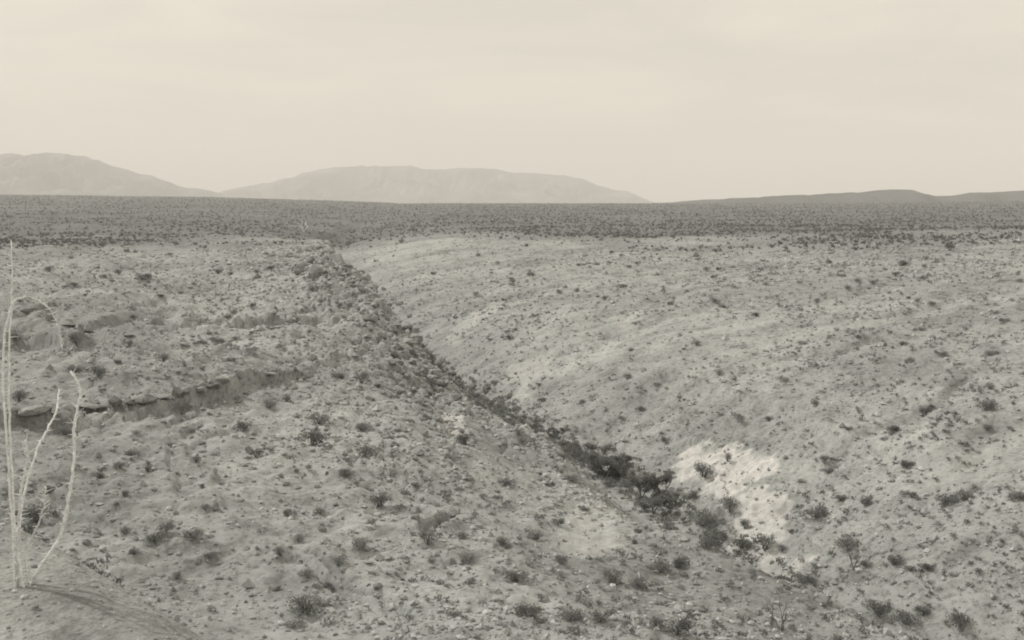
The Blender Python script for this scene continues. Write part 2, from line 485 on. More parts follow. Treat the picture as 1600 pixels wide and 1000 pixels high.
kp = gx * 0.75 + gy * 0.66
pale = np.maximum(pale, 0.12 * (np.hypot(gx, gy) < 14))
# faint pale runnels down the far slope
runn = fbm((gy - 0.40 * gx) / 5.0 + fbm(gx / 20, gy / 20, 72, 2) * 0.7, s_all / 55.0, 71, 3, 0.6)
pale = np.maximum(pale, 0.26 * sstep(0.2, 0.5, runn) * np.clip(fbm(gx / 9, gy / 9, 73, 3) * 2 + 0.6, 0, 1) * sstep(8, 20, s_all) * (1 - sstep(80, 130, s_all)) * (1 - sstep(350, 500, gy)) * (gy > 60))
edge = 455 + fbm(gx / 70.0, gy / 90.0, 81, 4, 0.6) * 230 - 90 * sstep(-60, -160, gx) - 60 * sstep(60, 160, gx) + 60 * np.exp(-((gx + 30) / 50) ** 2)
scrub_m = 0.55 * sstep(-150, 0, gy - edge) + 0.45 * sstep(-20, 120, gy - edge)
rocky = np.clip(fbm(gx / 9.0, gy / 11.0, 91, 3) * 2.2 - 0.35, 0, 1) * sstep(-6, -14, s_all) * (1 - sstep(300, 420, gy)) * (gy > 45)
for nm, arr in (('pale', pale), ('scrub', scrub_m), ('rocky', rocky * 0.8)):
    at = gm.attributes.new(nm, 'FLOAT', 'POINT')
    at.data.foreach_set('value', arr.astype(np.float32))
link('ground', gm, kind='structure', label='dry stony desert ground cut by a winding arroyo')

# ------------------------------------------------------------------ mountains
def mountain(name, label, prof, D, depth, mat, seed, nu, nv, rough):
    px = np.array([p[0] for p in prof], float); py = np.array([p[1] for p in prof], float)
    u = np.linspace(px[0], px[-1], nu)
    yy = np.interp(u, px, py)
    dx, dy, dz = rays(u, yy)
    tx = dx / dy; sl = dz / dy
    v = np.linspace(-1, 1, nv)
    Yv = D + depth * v[None, :] + np.zeros((nu, 1))
    Xv = tx[:, None] * D + 0.25 * depth * v[None, :] * 0
    top = sl[:, None] * D
    base = -75.0
    shape = np.clip(1 - np.abs(v) ** 1.15, 0, 1)[None, :]
    sp = fbm(Xv / (depth * 0.22), (Yv - D) / (depth * 0.5), seed, 5, 0.55)
    spur = 1 - np.abs(sp) * rough * (0.05 + 1 - np.exp(-(v[None, :] / 0.12) ** 2)) * 2.2
    Zv = base + (top - base) * shape ** 0.85 * np.clip(spur, 0.1, 1.0) + fbm(Xv / (depth * 0.05), Yv / (depth * 0.05), seed + 5, 3) * 0.035 * np.clip(top - base, 0, None)
    V = np.stack([Xv.ravel(), Yv.ravel(), Zv.ravel()], 1)
    i = np.arange(nu - 1)[:, None] * nv + np.arange(nv - 1)[None, :]
    Fc = np.stack([i, i + nv, i + nv + 1, i + 1], -1).reshape(-1, 4)
    link(name, mesh_np(name, V, Fc, mat, smooth=True), kind='structure', label=label)

mountain('mountain_range', 'hazy grey mountain with a pointed summit at the end of the plain',
         [(-420, 250), (-300, 226), (-160, 232), (-60, 228), (15, 237), (40, 240.5), (60, 239), (76, 235.5), (95, 238.5), (130, 244), (160, 252), (190, 262),
          (215, 271), (245, 276), (265, 282), (290, 291), (315, 295), (335, 300), (360, 308), (400, 318)], 13500, 2600, M_MOUNT, 3, 420, 70, 0.9)
mountain('mountain_range', 'long pale flat-topped mountain ridge behind the middle of the plain',
         [(270, 322), (345, 299), (390, 290), (430, 282), (470, 272), (500, 263.5), (530, 260), (570, 258), (600, 258.5), (625, 257.5), (642, 258), (660, 262), (700, 263),
          (740, 262), (780, 262), (800, 266), (830, 270), (850, 271), (880, 273), (905, 277), (930, 286), (960, 296), (980, 298), (1000, 308), (1010, 313), (1040, 321)],
         17500, 3200, M_MOUNT, 7, 420, 70, 0.9)
mountain('mesa', 'low dark scrub-covered rise with a small flat knob on the skyline',
         [(900, 327), (980, 319.5), (1020, 317), (1100, 312), (1200, 306.5), (1300, 302), (1340, 300), (1380, 297), (1410, 295.5), (1425, 297.5), (1440, 303), (1460, 306),
          (1490, 305), (1520, 301), (1560, 299), (1620, 297), (1800, 290), (2100, 288), (2300, 300)], 3600, 800, M_MESA, 12, 360, 50, 0.25)

# ------------------------------------------------------------------ templates
def ico(sub):
    import bmesh
    bm = bmesh.new(); bmesh.ops.create_icosphere(bm, subdivisions=sub, radius=1.0)
    v = np.array([p.co[:] for p in bm.verts]); f = np.array([[q.index for q in p.verts] for p in bm.faces])
    bm.free(); return v, f
ICO2, ICO3 = ico(2), ico(3)

def rock_arrays(r, flat=0.7, sub=ICO2, cuts=9):
    v = sub[0].copy(); f = sub[1]
    for _ in range(cuts):
        n = r.normal(size=3); n /= np.linalg.norm(n)
        h = r.uniform(0.35, 0.75)
        d = v @ n
        v = v - np.clip(d - h, 0, None)[:, None] * n[None, :]
    v = v * np.array([r.uniform(0.8, 1.2), r.uniform(0.75, 1.1), flat])
    v = v + r.normal(size=v.shape) * 0.022
    return v, f

def leaf_cloud(r, n, size, lobes, height, shell=0.5, low=0.0):
    """many small leaf-sized triangles filling a few overlapping lobes; unit radius, base at z = 0"""
    if lobes <= 1:
        c = np.array([[0, 0, height * 0.5]]); rad = np.array([[0.85, 0.85, height * 0.55]])
    else:
        ang = r.uniform(0, 6.283, lobes); rr = np.sqrt(r.uniform(0.05, 1, lobes)) * 0.55
        c = np.stack([np.cos(ang) * rr, np.sin(ang) * rr, height * (low + r.uniform(0.35, 0.68, lobes))], 1)
        rad = np.stack([r.uniform(0.28, 0.5, lobes)] * 2 + [height * r.uniform(0.25, 0.42, lobes)], 1)
    k = r.integers(0, len(c), n)
    d = r.normal(size=(n, 3)); d /= np.linalg.norm(d, axis=1)[:, None]
    rr = r.uniform(0, 1, n) ** shell
    p = c[k] + d * rad[k] * rr[:, None]
    p[:, 2] = np.maximum(p[:, 2], 0.02 + r.uniform(0, 0.06, n))
    a = r.normal(size=(n, 3)); a /= np.linalg.norm(a, axis=1)[:, None]
    b = np.cross(a, r.normal(size=(n, 3))); b /= np.linalg.norm(b, axis=1)[:, None] + 1e-9
    s = size * r.uniform(0.6, 1.4, n)[:, None]
    V = np.stack([p - a * s, p + a * s * 0.9 + b * s * 0.25, p + b * s * 1.1], 1).reshape(-1, 3)
    Fc = np.arange(3 * n).reshape(-1, 3)
    return V, Fc

def tube(path, rad, seg=5, cap=True):
    P = np.array(path, float); n = len(P); rad = np.broadcast_to(np.array(rad, float), (n,))
    T = np.gradient(P, axis=0); T /= np.linalg.norm(T, axis=1)[:, None] + 1e-12
    up = np.array([0.13, 0.97, 0.21]) if abs(T[0] @ np.array([0.13, 0.97, 0.21])) < 0.9 else np.array([1, 0, 0.1])
    A = np.cross(T, up); A /= np.linalg.norm(A, axis=1)[:, None] + 1e-12
    B = np.cross(T, A)
    th = np.arange(seg) * 2 * math.pi / seg
    V = (P[:, None] + rad[:, None, None] * (np.cos(th)[None, :, None] * A[:, None] + np.sin(th)[None, :, None] * B[:, None])).reshape(-1, 3)
    Fs = []
    for a in range(n - 1):
        for b in range(seg):
            c = (b + 1) % seg
            Fs += [(a * seg + b, a * seg + c, (a + 1) * seg + c), (a * seg + b, (a + 1) * seg + c, (a + 1) * seg + b)]
    if cap:
        V = np.vstack([V, P[0], P[-1]]); m = n * seg
        for b in range(seg):
            c = (b + 1) % seg
            Fs += [(m, c, b), (m + 1, (n - 1) * seg + b, (n - 1) * seg + c)]
    return V, np.array(Fs)

def join(parts):
    vs_, fs_, o = [], [], 0
    for v, f in parts:
        vs_.append(v); fs_.append(f + o); o += len(v)
    return np.vstack(vs_), np.vstack(fs_)

def scatter_mesh(name, templates, pos, scale, rot, mat, pick=None):
    """one joined mesh of many small copies"""
    Vs, Fs, off = [], [], 0
    n = len(pos)
    pick = rng.integers(0, len(templates), n) if pick is None else pick
    for t, (tv, tf) in enumerate(templates):
        idx = np.where(pick == t)[0]
        if len(idx) == 0: continue
        c, s = np.cos(rot[idx]), np.sin(rot[idx])
        x = tv[None, :, 0] * c[:, None] - tv[None, :, 1] * s[:, None]
        y = tv[None, :, 0] * s[:, None] + tv[None, :, 1] * c[:, None]
        z = np.repeat(tv[None, :, 2], len(idx), 0)
        V = np.stack([x, y, z], -1) * scale[idx][:, None, :] + pos[idx][:, None, :]
        Fc = tf[None] + (np.arange(len(idx)) * len(tv))[:, None, None] + off
        Vs.append(V.reshape(-1, 3)); Fs.append(Fc.reshape(-1, 3)); off += len(idx) * len(tv)
    return mesh_np(name, np.vstack(Vs), np.vstack(Fs), mat)

def shrub_stems(r, h):
    parts = []
    for _ in range(7):
        a = r.uniform(0, 6.283); q = r.uniform(0.25, 0.7)
        e = np.array([math.cos(a) * q, math.sin(a) * q, h * r.uniform(0.55, 0.95)])
        m = e * np.array([0.4, 0.4, 0.55]) + r.normal(size=3) * 0.03
        parts.append(tube([np.array([0, 0, -0.08]) + r.normal(size=3) * 0.04, m, e], [0.035, 0.024, 0.01], 4, False))
    return join(parts)

SHRUBS = []      # (foliage mesh, stems mesh, height)
for k in range(9):
    r = np.random.default_rng(100 + k)
    h = [0.95, 1.1, 1.25, 0.85, 1.0, 1.35, 0.9, 1.15, 1.05][k]
    fv, ff = leaf_cloud(r, 900, 0.056, [6, 8, 7, 5, 9, 6, 7, 8, 6][k], h, 0.42)
    SHRUBS.append((mesh_np('shrub_foliage', fv, ff, M_LEAF), mesh_np('shrub_stems', *shrub_stems(r, h), M_STEM), h))
ROCKS = []
for k in range(12):
    r = np.random.default_rng(200 + k)
    ROCKS.append(mesh_np('boulder', *rock_arrays(r, [0.7, 0.85, 0.55, 0.75][k % 4], ICO3 if k < 4 else ICO2, 10), M_ROCK))
SLABS = []
for k in range(6):
    r = np.random.default_rng(260 + k)
    v, f = rock_arrays(r, 0.42, ICO3, 8)
    v[:, 0] *= 1.5
    v[:, 2] = np.clip(v[:, 2], -0.3, 0.3) + 0.05 * v[:, 1]
    SLABS.append(mesh_np('ledge_rock', v, f, M_ROCK))

# ------------------------------------------------------------------ things
def shrub_at(x, y, z, w, label, group=None, k=None, hs=1.0, parts=True):
    k = random.randrange(len(SHRUBS)) if k is None else k
    fo, stm, h = SHRUBS[k]
    rz = random.uniform(0, 6.28)
    sc = (w * 0.62, w * 0.62 * random.uniform(0.85, 1.1), w * 0.55 * hs)
    if parts:
        t = bpy.data.objects.new('shrub', None); col.objects.link(t); t.empty_display_size = 0.3
        link('foliage', fo, t); link('stems', stm, t)
    else:
        t = link('shrub', fo)
    t.location = (x, y, z - 0.04 * w); t.scale = sc; t.rotation_euler = (0, 0, rz)
    t['label'] = label; t['category'] = 'shrub'
    if group: t['group'] = group
    return t

def boulder_at(x, y, z, w, label, group=None, name='boulder', meshes=None, sink=0.28, rz=None, tilt=0.25, sc=None):
    me = random.choice(meshes or ROCKS)
    o = link(name, me)
    s = sc or (w * 0.5, w * 0.5 * random.uniform(0.8, 1.1), w * 0.5 * random.uniform(0.75, 1.5))
    o.scale = s
    o.location = (x, y, z + s[2] * (0.6 - 2 * sink) * 0.8)
    o.rotation_euler = (random.uniform(-tilt, tilt), random.uniform(-tilt, tilt), random.uniform(0, 6.28) if rz is None else rz)
    o['label'] = label; o['category'] = 'rock'
    if group: o['group'] = group
    return o

occupied = []    # (x, y, r)
def free(x, y, r):
    for a, b, c in occupied:
        if (a - x) ** 2 + (b - y) ** 2 < (0.7 * (c + r)) ** 2: return False
    return True


# ------------------------------------------------------------------ rocks
ORD = 'first second third fourth fifth sixth seventh eighth ninth tenth eleventh twelfth thirteenth fourteenth fifteenth sixteenth seventeenth eighteenth'.split()
G_OUT = 'rocks of the outcrop on the arroyo rim'
hand_rocks = [  # px, py, width px, height factor, label
    (602, 548, 46, 0.9, 'big square block with a dark underside amid the rim outcrop'),
    (697, 592, 24, 1.5, 'tall dark rock at the tip of the outcrop, above the streambed'),
    (686, 570, 20, 1.3, 'upright rock just behind the tip of the rim outcrop'),
    (664, 540, 22, 1.0, 'rounded rock on the rim where the outcrop edge bends'),
    (650, 520, 20, 1.1, 'rim rock one step up from the bend of the outcrop edge'),
    (640, 496, 18, 1.0, 'rim rock standing above the dark streambed in mid slope'),
    (626, 476, 18, 1.0, 'rim rock where the outcrop begins to drop away'),
    (622, 567, 26, 0.8, 'broad rock in front of the square outcrop block'),
    (572, 545, 24, 0.8, 'low rock beside the square outcrop block'),
    (575, 527, 20, 0.8, 'small block behind the square outcrop block'),
    (706, 800, 34, 0.9, 'boulder over a deep dark hollow on the lower slope'),
    (652, 812, 26, 0.9, 'flat rock beside the boulder over the dark hollow'),
    (597, 872, 40, 0.5, 'low dark rock shelf on the lower slope'),
    (391, 708, 22, 1.5, 'dark upright rock with a sheer face on the middle slope'),
    (383, 728, 18, 1.2, 'small rock at the foot of the sheer upright rock'),
    (478, 588, 36, 0.9, 'dark rock ending the long broken ledge'),
    (488, 563, 22, 1.3, 'tall rock at the upper end of the long broken ledge'),
    (384, 446, 20, 0.7, 'lone dark rock on the pale bench under the plain'),
    (184, 566, 20, 0.8, 'small pale rock with a dark base on the bench above the ledge'),
    (700, 660, 26, 0.5, 'flat rock at the top of the pale sandy scar'),
    (640, 700, 20, 0.7, 'rock in the rubble below the pale scar'),
    (702, 608, 22, 0.9, 'rock at the corner where the flat shelf meets the rim'),
]
for px, py, w, hf, lab in hand_rocks:
    x, y, z = ground_hit(px, py)
    wm = w * y / F_PX
    boulder_at(x, y, z, wm, lab, sink=0.2, sc=(wm * 0.5, wm * 0.45, wm * 0.5 * hf))
    occupied.append((x, y, wm * 0.4))

def slab_line(pts, wpx, n, label, group, hf=0.9, skip=0.0):
    pts = np.array(pts, float)
    t = np.linspace(0, 1, len(pts))
    for kq, q in enumerate(np.linspace(0, 1, n)):
        px = np.interp(q, t, pts[:, 0]) + random.uniform(-3, 3); py = np.interp(q, t, pts[:, 1]) + random.uniform(-2.5, 2.5)
        x, y, z = ground_hit(px, py)
        wm = random.uniform(0.7, 1.3) * wpx * y / F_PX
        boulder_at(x, y, z, wm, ORD[kq] + ' ' + label + ' from the left', group, 'ledge_rock', SLABS if kq % 3 == 0 else ROCKS, 0.1, random.uniform(-0.5, 0.5) + (math.pi if random.random() < .5 else 0), 0.16,
                   (wm * 0.42, wm * 0.42, wm * 0.5 * hf * random.uniform(0.7, 1.3)))
        occupied.append((x, y, wm * 0.35))
slab_line([(60, 650), (140, 638), (210, 632), (262, 622), (330, 612), (345, 600)], 30, 17, 'slab of the long broken ledge with dark shade under it', 'slabs of the long broken ledge')
slab_line([(350, 598), (400, 584), (440, 586), (470, 590)], 20, 7, 'smaller slab where the long ledge climbs toward the outcrop', 'climbing slabs of the long ledge')
slab_line([(650, 630), (680, 627), (712, 625)], 22, 5, 'flat shelf slab just above the pale sandy scar', 'shelf slabs above the scar', 0.7)
slab_line([(394, 520), (415, 516), (438, 510)], 18, 4, 'thin dark slab on the bench above the ledge', 'thin bench slabs', 0.6)
slab_line([(40, 486), (80, 500), (138, 520)], 24, 5, 'slab half hidden behind the pale foreground stems', 'bench slabs behind the stems', 0.9)
slab_line([(285, 540), (320, 535)], 16, 3, 'small dark slab on the open bench', 'open bench slabs', 0.8)
slab_line([(575, 880), (600, 872), (625, 862)], 18, 4, 'slab of the low shelf on the lower slope', 'low shelf slabs', 0.6)
slab_line([(395, 685), (440, 684)], 15, 3, 'small slab beside the sheer upright rock', 'slabs by the upright rock', 0.7)

def scatter_rocks(n, region, wlo, whi, label, group, jx=0):
    made = tries = 0
    while made < n and tries < n * 12:
        tries += 1
        px, py = region()
        x, y, z = ground_hit(px, py)
        if float(side(np.array([x]), np.array([y]))[0][0]) > -6: continue
        wpx = wlo * (whi / wlo) ** (random.random() ** 1.8)
        wm = wpx * y / F_PX
        if not free(x, y, wm * 0.33): continue
        boulder_at(x, y, z, wm, label, group, sink=random.uniform(0.12, 0.3))
        occupied.append((x, y, wm * 0.4)); made += 1

def band(pts, spread):
    pts = np.array(pts, float)
    def f():
        q = random.random() * (len(pts) - 1); i = int(q); t = q - i
        p = pts[i] * (1 - t) + pts[min(i + 1, len(pts) - 1)] * t
        return p[0] - abs(random.gauss(0, spread)), p[1] + random.gauss(0, spread * 0.4)
    return f
def box(x0, y0, x1, y1): return lambda: (random.uniform(x0, x1), random.uniform(y0, y1))
scatter_rocks(120, band([(500, 402), (560, 425), (612, 460), (652, 520), (690, 575), (706, 605)], 34), 11, 42, 'one of the dark broken rocks crowding the arroyo rim outcrop', G_OUT)
scatter_rocks(40, box(540, 590, 730, 720), 9, 26, 'rock in the rubble spilling below the rim outcrop', 'rubble below the outcrop')
scatter_rocks(26, box(380, 400, 560, 560), 7, 17, 'small rock on the stony bench beside the outcrop', 'rocks on the stony bench')
scatter_rocks(20, box(60, 400, 380, 600), 7, 13, 'small rock scattered on the pale bench above the ledge', 'rocks above the ledge')
scatter_rocks(22, box(130, 650, 520, 800), 8, 20, 'rock scattered on the slope below the long ledge', 'rocks below the ledge')
scatter_rocks(28, box(430, 720, 780, 960), 8, 22, 'rock scattered on the lower slope above the streambed', 'rocks on the lower slope')

# small stones, past counting
def wedge(n, y0, y1, power, half_ang=0.56):
    u = rng.random(n)
    if abs(power - 1) < 1e-6: y = y0 * (y1 / y0) ** u
    else: y = (y0 ** (1 - power) + u * (y1 ** (1 - power) - y0 ** (1 - power))) ** (1 / (1 - power))
    return y * rng.uniform(-half_ang, half_ang, n), y
ST = []
for k in range(6):
    r = np.random.default_rng(300 + k)
    v, f = ico(1)
    for _ in range(5):
        n = r.normal(size=3); n /= np.linalg.norm(n); v = v - np.clip(v @ n - r.uniform(0.4, 0.8), 0, None)[:, None] * n
    ST.append((v * np.array([1, 0.8, 0.65]), f))
x, y = wedge(36000, 42, 420, 0.85)
s_, _ = side(x, y)
dens = np.where(s_ < -4, 0.25 + 0.9 * np.clip(fbm(x / 13, y / 16, 401, 3) * 2 + 0.1, 0, 1) + 0.9 * np.exp(-((s_ + 24) / 16) ** 2) * (y > 90), 0.16)
keep = rng.random(len(x)) < dens
x, y = x[keep], y[keep]
sz = (0.07 + 0.0013 * y) * np.exp(rng.normal(0, 0.5, len(x)))
sz = np.minimum(sz, 0.42)
yr = rng.uniform(95, 340, 3200); cxr, _z, thr = center(yr)
ar = 7 + np.abs(rng.normal(0, 9, len(yr)))
xr = cxr - ar * np.sqrt(1 + thr * thr)
x = np.concatenate([x, xr]); y = np.concatenate([y, yr])
sz = np.concatenate([sz, np.minimum((0.1 + 0.0011 * yr) * np.exp(rng.normal(0, 0.5, len(yr))), 0.8)])
pos = np.stack([x, y, H(x, y) + sz * 0.12], 1)
me = scatter_mesh('rubble', ST, pos, np.stack([sz, sz, sz], 1) * rng.uniform(0.8, 1.2, (len(x), 3)), rng.uniform(0, 6.28, len(x)), M_RUBBLE)
link('rubble', me, kind='stuff', label='loose stones littering the rocky slopes')
# gravel on the knoll under the camera
x = rng.uniform(-7, 1.5, 9000); y = rng.uniform(2.2, 9.5, 9000)
sz = np.minimum(0.009 * np.exp(rng.normal(0, 0.6, len(x))), 0.022)
pos = np.stack([x, y, H(x, y) + sz * 0.1], 1)
link('gravel', scatter_mesh('gravel', ST, pos, np.stack([sz] * 3, 1), rng.uniform(0, 6.28, len(x)), M_RUBBLE), kind='stuff', label='gravel on the near knoll at the foot of the pale stems')

# pebbles between the stones of both slopes
OC = []
for k in range(5):
    r = np.random.default_rng(330 + k)
    v = np.array([(1, 0, 0), (-1, 0, 0), (0, 1, 0), (0, -1, 0), (0, 0, 1), (0, 0, -1.0)]) * r.uniform(0.6, 1.3, (6, 1)) + r.normal(size=(6, 3)) * 0.15
    OC.append((v * np.array([1, 0.9, 0.75]), np.array([(0, 2, 4), (2, 1, 4), (1, 3, 4), (3, 0, 4), (2, 0, 5), (1, 2, 5), (3, 1, 5), (0, 3, 5)])))
x, y = wedge(34000, 42, 330, 1.0)
keep = rng.random(len(x)) < 0.2 + 1.1 * np.clip(fbm(x / 7, y / 9, 402, 3) * 2 + 0.2, 0, 1)
x, y = x[keep], y[keep]
sz = (0.05 + 0.0009 * y) * np.exp(rng.normal(0, 0.45, len(x)))
pos = np.stack([x, y, H(x, y) + sz * 0.15], 1)
link('pebbles', scatter_mesh('pebbles', OC, pos, np.stack([sz] * 3, 1) * rng.uniform(0.8, 1.2, (len(x), 3)), rng.uniform(0, 6.28, len(x)), M_RUBBLE), kind='stuff', label='angular pebbles strewn over both slopes')

# ------------------------------------------------------------------ shrubs
hand_shrubs = [  # px, py of the base, width px, height factor, label
    (487, 695, 48, 1.0, 'large dark shrub at the middle of the rocky slope, darkest there'),
    (499, 662, 40, 0.9, 'wide shrub just above the large dark one on the rocky slope'),
    (595, 790, 40, 1.1, 'round dark bush on the lower slope above the dark hollow'),
    (540, 746, 34, 0.8, 'low shrub between the large dark shrub and the round dark bush'),
    (565, 598, 30, 1.0, 'dark shrub right under the square outcrop block'),
    (673, 604, 24, 1.0, 'shrub tucked behind the tip of the rim outcrop'),
    (568, 672, 34, 0.8, 'spreading shrub in the rubble beneath the outcrop'),
    (576, 712, 36, 0.9, 'shrub with stones about it, halfway down the rubble slope'),
    (440, 868, 34, 0.9, 'shrub at the upper end of the straight rill'),
    (466, 848, 28, 0.9, 'smaller shrub behind the upper end of the straight rill'),
    (528, 882, 30, 1.0, 'shrub beside the middle of the straight rill'),
    (480, 902, 34, 0.8, 'low shrub on the near side of the straight rill'),
    (732, 878, 32, 1.0, 'round shrub alone on the lower slope, past the low rock shelf'),
    (724, 842, 22, 1.0, 'small shrub up the slope from the lone round one'),
    (786, 850, 26, 1.0, 'compact shrub on the lower slope where the sandy spur begins'),
    (838, 844, 32, 1.0, 'dark shrub on the upper side of the sandy spur'),
    (872, 820, 22, 1.0, 'small dark shrub at the top of the sandy spur'),
    (878, 882, 26, 1.0, 'bush at the foot of the smooth sandy spur'),
    (915, 800, 20, 0.9, 'small shrub at the crest of the sandy spur near the streambed'),
    (860, 760, 22, 0.9, 'shrub on the slope just short of the streambed brush'),
    (302, 840, 40, 0.8, 'wide dark shrub low on the slope near the foreground knoll'),
    (260, 832, 32, 0.9, 'shrub beside the wide dark one, nearer the foreground knoll'),
    (327, 872, 28, 0.8, 'shrub below the wide dark one on the slope'),
    (60, 815, 60, 0.9, 'dark bush behind the base of the pale foreground stems'),
    (120, 540, 38, 1.0, 'big shrub on the bench behind the tall pale stems'),
    (30, 628, 34, 1.0, 'shrub at the picture edge where the long ledge begins'),
    (187, 732, 22, 1.0, 'dark round shrub under the long ledge, first of a pair'),
    (231, 737, 20, 1.0, 'dark round shrub under the long ledge, second of a pair'),
    (305, 722, 22, 0.9, 'shrub on the slope below the wide shaded end of the ledge'),
    (460, 980, 34, 0.8, 'low shrub at the bottom edge below the rill'),
    (225, 436, 32, 0.8, 'wide dark shrub on the far bench at the edge of the plain'),
    (1409, 416, 28, 0.9, 'largest dark shrub on the rim of the far slope'),
    (1484, 392, 24, 0.9, 'dark shrub on the plain behind the largest rim shrub'),
    (1100, 746, 41, 0.9, 'dark bush in the middle of the pale sand bank'),
    (1140, 800, 34, 1.3, 'tall oval bush at the lower edge of the pale sand bank'),
    (1137, 722, 17, 1.5, 'thin upright bush at the top edge of the pale sand bank'),
    (1080, 780, 27, 1.0, 'bush between the dark trees and the pale sand bank'),
    (1165, 826, 22, 1.4, 'slender bush next to the tall oval one'),
    (1158, 858, 44, 0.9, 'wide dark bush on the sandy bed, first of two side by side'),
    (1196, 860, 41, 1.1, 'dark bush on the sandy bed, second of two side by side'),
    (1222, 862, 20, 1.0, 'small bush next to the two dark bushes on the sandy bed'),
    (1098, 822, 56, 0.8, 'broad pale-grey bush in the bed below the dark trees'),
    (1108, 852, 54, 0.8, 'broad low bush nearest the channel line in the bed'),
    (1130, 840, 29, 0.9, 'bush squeezed between the broad bushes and the tall oval one'),
    (1060, 884, 46, 0.8, 'low bush on the near bank across from the broad bushes'),
    (1500, 982, 44, 1.0, 'round dark bush in the bottom corner of the far slope'),
    (1415, 976, 41, 1.0, 'dark bush at the bottom edge, next to the corner bush'),
    (1442, 962, 24, 1.4, 'narrow bush between the two bottom corner bushes'),
    (1477, 786, 37, 0.9, 'wide shrub at mid height near the right end of the far slope'),
    (1507, 782, 32, 0.9, 'shrub touching the wide one near the right end of the far slope'),
    (1425, 776, 24, 1.0, 'dark round shrub at mid height on the right of the far slope'),
    (1325, 860, 46, 0.8, 'large loose shrub around the foot of the leafless tree'),
    (1275, 808, 51, 0.7, 'broad faint shrub on the far slope above the leafless tree'),
    (1400, 882, 34, 0.9, 'shrub to the side of the leafless tree'),
    (1450, 890, 29, 0.9, 'shrub past the leafless tree, toward the corner'),
    (1375, 962, 51, 0.8, 'broad dark bush below the leafless tree at the picture bottom'),
    (1255, 912, 41, 0.8, 'bush on the bed bank between the sandy bed and the leafless tree'),
    (997, 916, 32, 0.9, 'shrub low on the near bank, below the sandy spur'),
    (937, 972, 39, 0.8, 'shrub at the bottom edge below the sandy spur'),
    (1025, 978, 29, 0.9, 'shrub at the bottom edge, nearer the channel line'),
    (980, 592, 16, 1.0, 'solitary dark shrub in the centre of the far slope'),
    (1087, 540, 17, 1.0, 'dark shrub high on the far slope, above the solitary centre one'),
    (830, 432, 15, 1.0, 'dark dot-like shrub high on the far slope, larger of two'),
    (801, 442, 13, 1.0, 'dark dot-like shrub high on the far slope, smaller of two'),
    (901, 456, 13, 1.0, 'single dark shrub high on the far slope beyond the pair'),
]
for px, py, w, hf, lab in hand_shrubs:
    x, y, z = ground_hit(px, py)
    wm = w * y / F_PX
    shrub_at(x, y, z, wm, lab, hs=hf)
    occupied.append((x, y, wm * 0.45))

seen = [ # other shrubs read off the photograph: base px, width
    (450, 806, 22), (500, 803, 22), (580, 822, 20), (675, 880, 18), (197, 776, 20), (77, 770, 22), (275, 905, 24), (320, 796, 18), (317, 762, 16), (195, 836, 22), (210, 866, 20),
    (200, 540, 18), (185, 429, 15), (163, 434, 13), (78, 424, 17), (117, 449, 20), (359, 430, 14), (340, 428, 18), (423, 422, 16), (503, 410, 13), (748, 401, 11), (823, 385, 11),
    (627, 378, 11), (906, 416, 12), (677, 429, 12), (796, 530, 14), (874, 458, 13), (1187, 423, 14), (1399, 431, 15), (1225, 376, 11), (1176, 388, 12), (1122, 422, 12),
    (1446, 406, 14), (1276, 472, 13), (1180, 494, 16), (1341, 529, 14), (1326, 453, 13), (990, 849, 15), (997, 833, 15), (847, 627, 14), (842, 603, 11), (1202, 658, 17),
    (1325, 672, 15), (1457, 638, 13), (1542, 673, 17), (1545, 608, 15), (1235, 833, 15), (1355, 885, 19), (1422, 893, 14), (25, 532, 34)]
def zone_label(px, py):
    if py < 480 and px < 560: return 'small shrub dotting the far bench just short of the dark plain', 'shrubs on the far bench'
    if px < 560 and py < 640: return 'shrub on the pale bench behind the long ledge', 'shrubs on the pale bench'
    if px < 700 and py < 760: return 'mid-sized shrub on the rocky slope below the ledge and outcrop', 'shrubs on the rocky slope'
    if px < 1010 and py >= 700: return 'shrub among the scattered ones on the near lower slope', 'shrubs on the lower slope'
    if py < 430: return 'little dark shrub along the upper rim of the far slope', 'shrubs on the far rim'
    if py < 640: return 'little dark shrub on the upper half of the far slope', 'shrubs high on the far slope'
    return 'shrub on the lower half of the far slope', 'shrubs low on the far slope'
for px, py, w in seen:
    x, y, z = ground_hit(px, py)
    wm = w * y / F_PX
    lab, grp = zone_label(px, py)
    shrub_at(x, y, z, wm, lab, grp)
    occupied.append((x, y, wm * 0.45))

# further individuals spread over the slopes
made = 0; tries = 0
while made < 165 and tries < 4000:
    tries += 1
    y = 46 * (330 / 46) ** random.random(); x = y * random.uniform(-0.49, 0.49)
    z = float(H(np.array([x]), np.array([y]))[0])
    c, s = math.cos(PITCH), math.sin(PITCH)
    fw = y * c - z * s
    px = 800 + F_PX * x / fw; py = 500 - F_PX * (y * s + z * c) / fw
    if not (5 < px < 1595 and 380 < py < 995): continue
    hx, hy, hz = ground_hit(px, py)
    if abs(hy - y) > 0.06 * y: continue
    sd_ = float(side(np.array([x]), np.array([y]))[0][0])
    if abs(sd_) < 2.5: continue
    if 1040 < px < 1240 and 695 < py < 880: continue
    if 860 < px < 990 and 775 < py < 875: continue
    if y < 100 and random.random() < 0.55: continue
    wm = random.uniform(1.2, 2.2) * (1.1 if y < 140 else 1.0)
    if not free(x, y, wm * 0.6): continue
    lab, grp = zone_label(px, py)
    shrub_at(x, y, z, wm, lab, grp, hs=random.uniform(0.75, 1.05), parts=y < 130)
    occupied.append((x, y, wm * 0.45)); made += 1

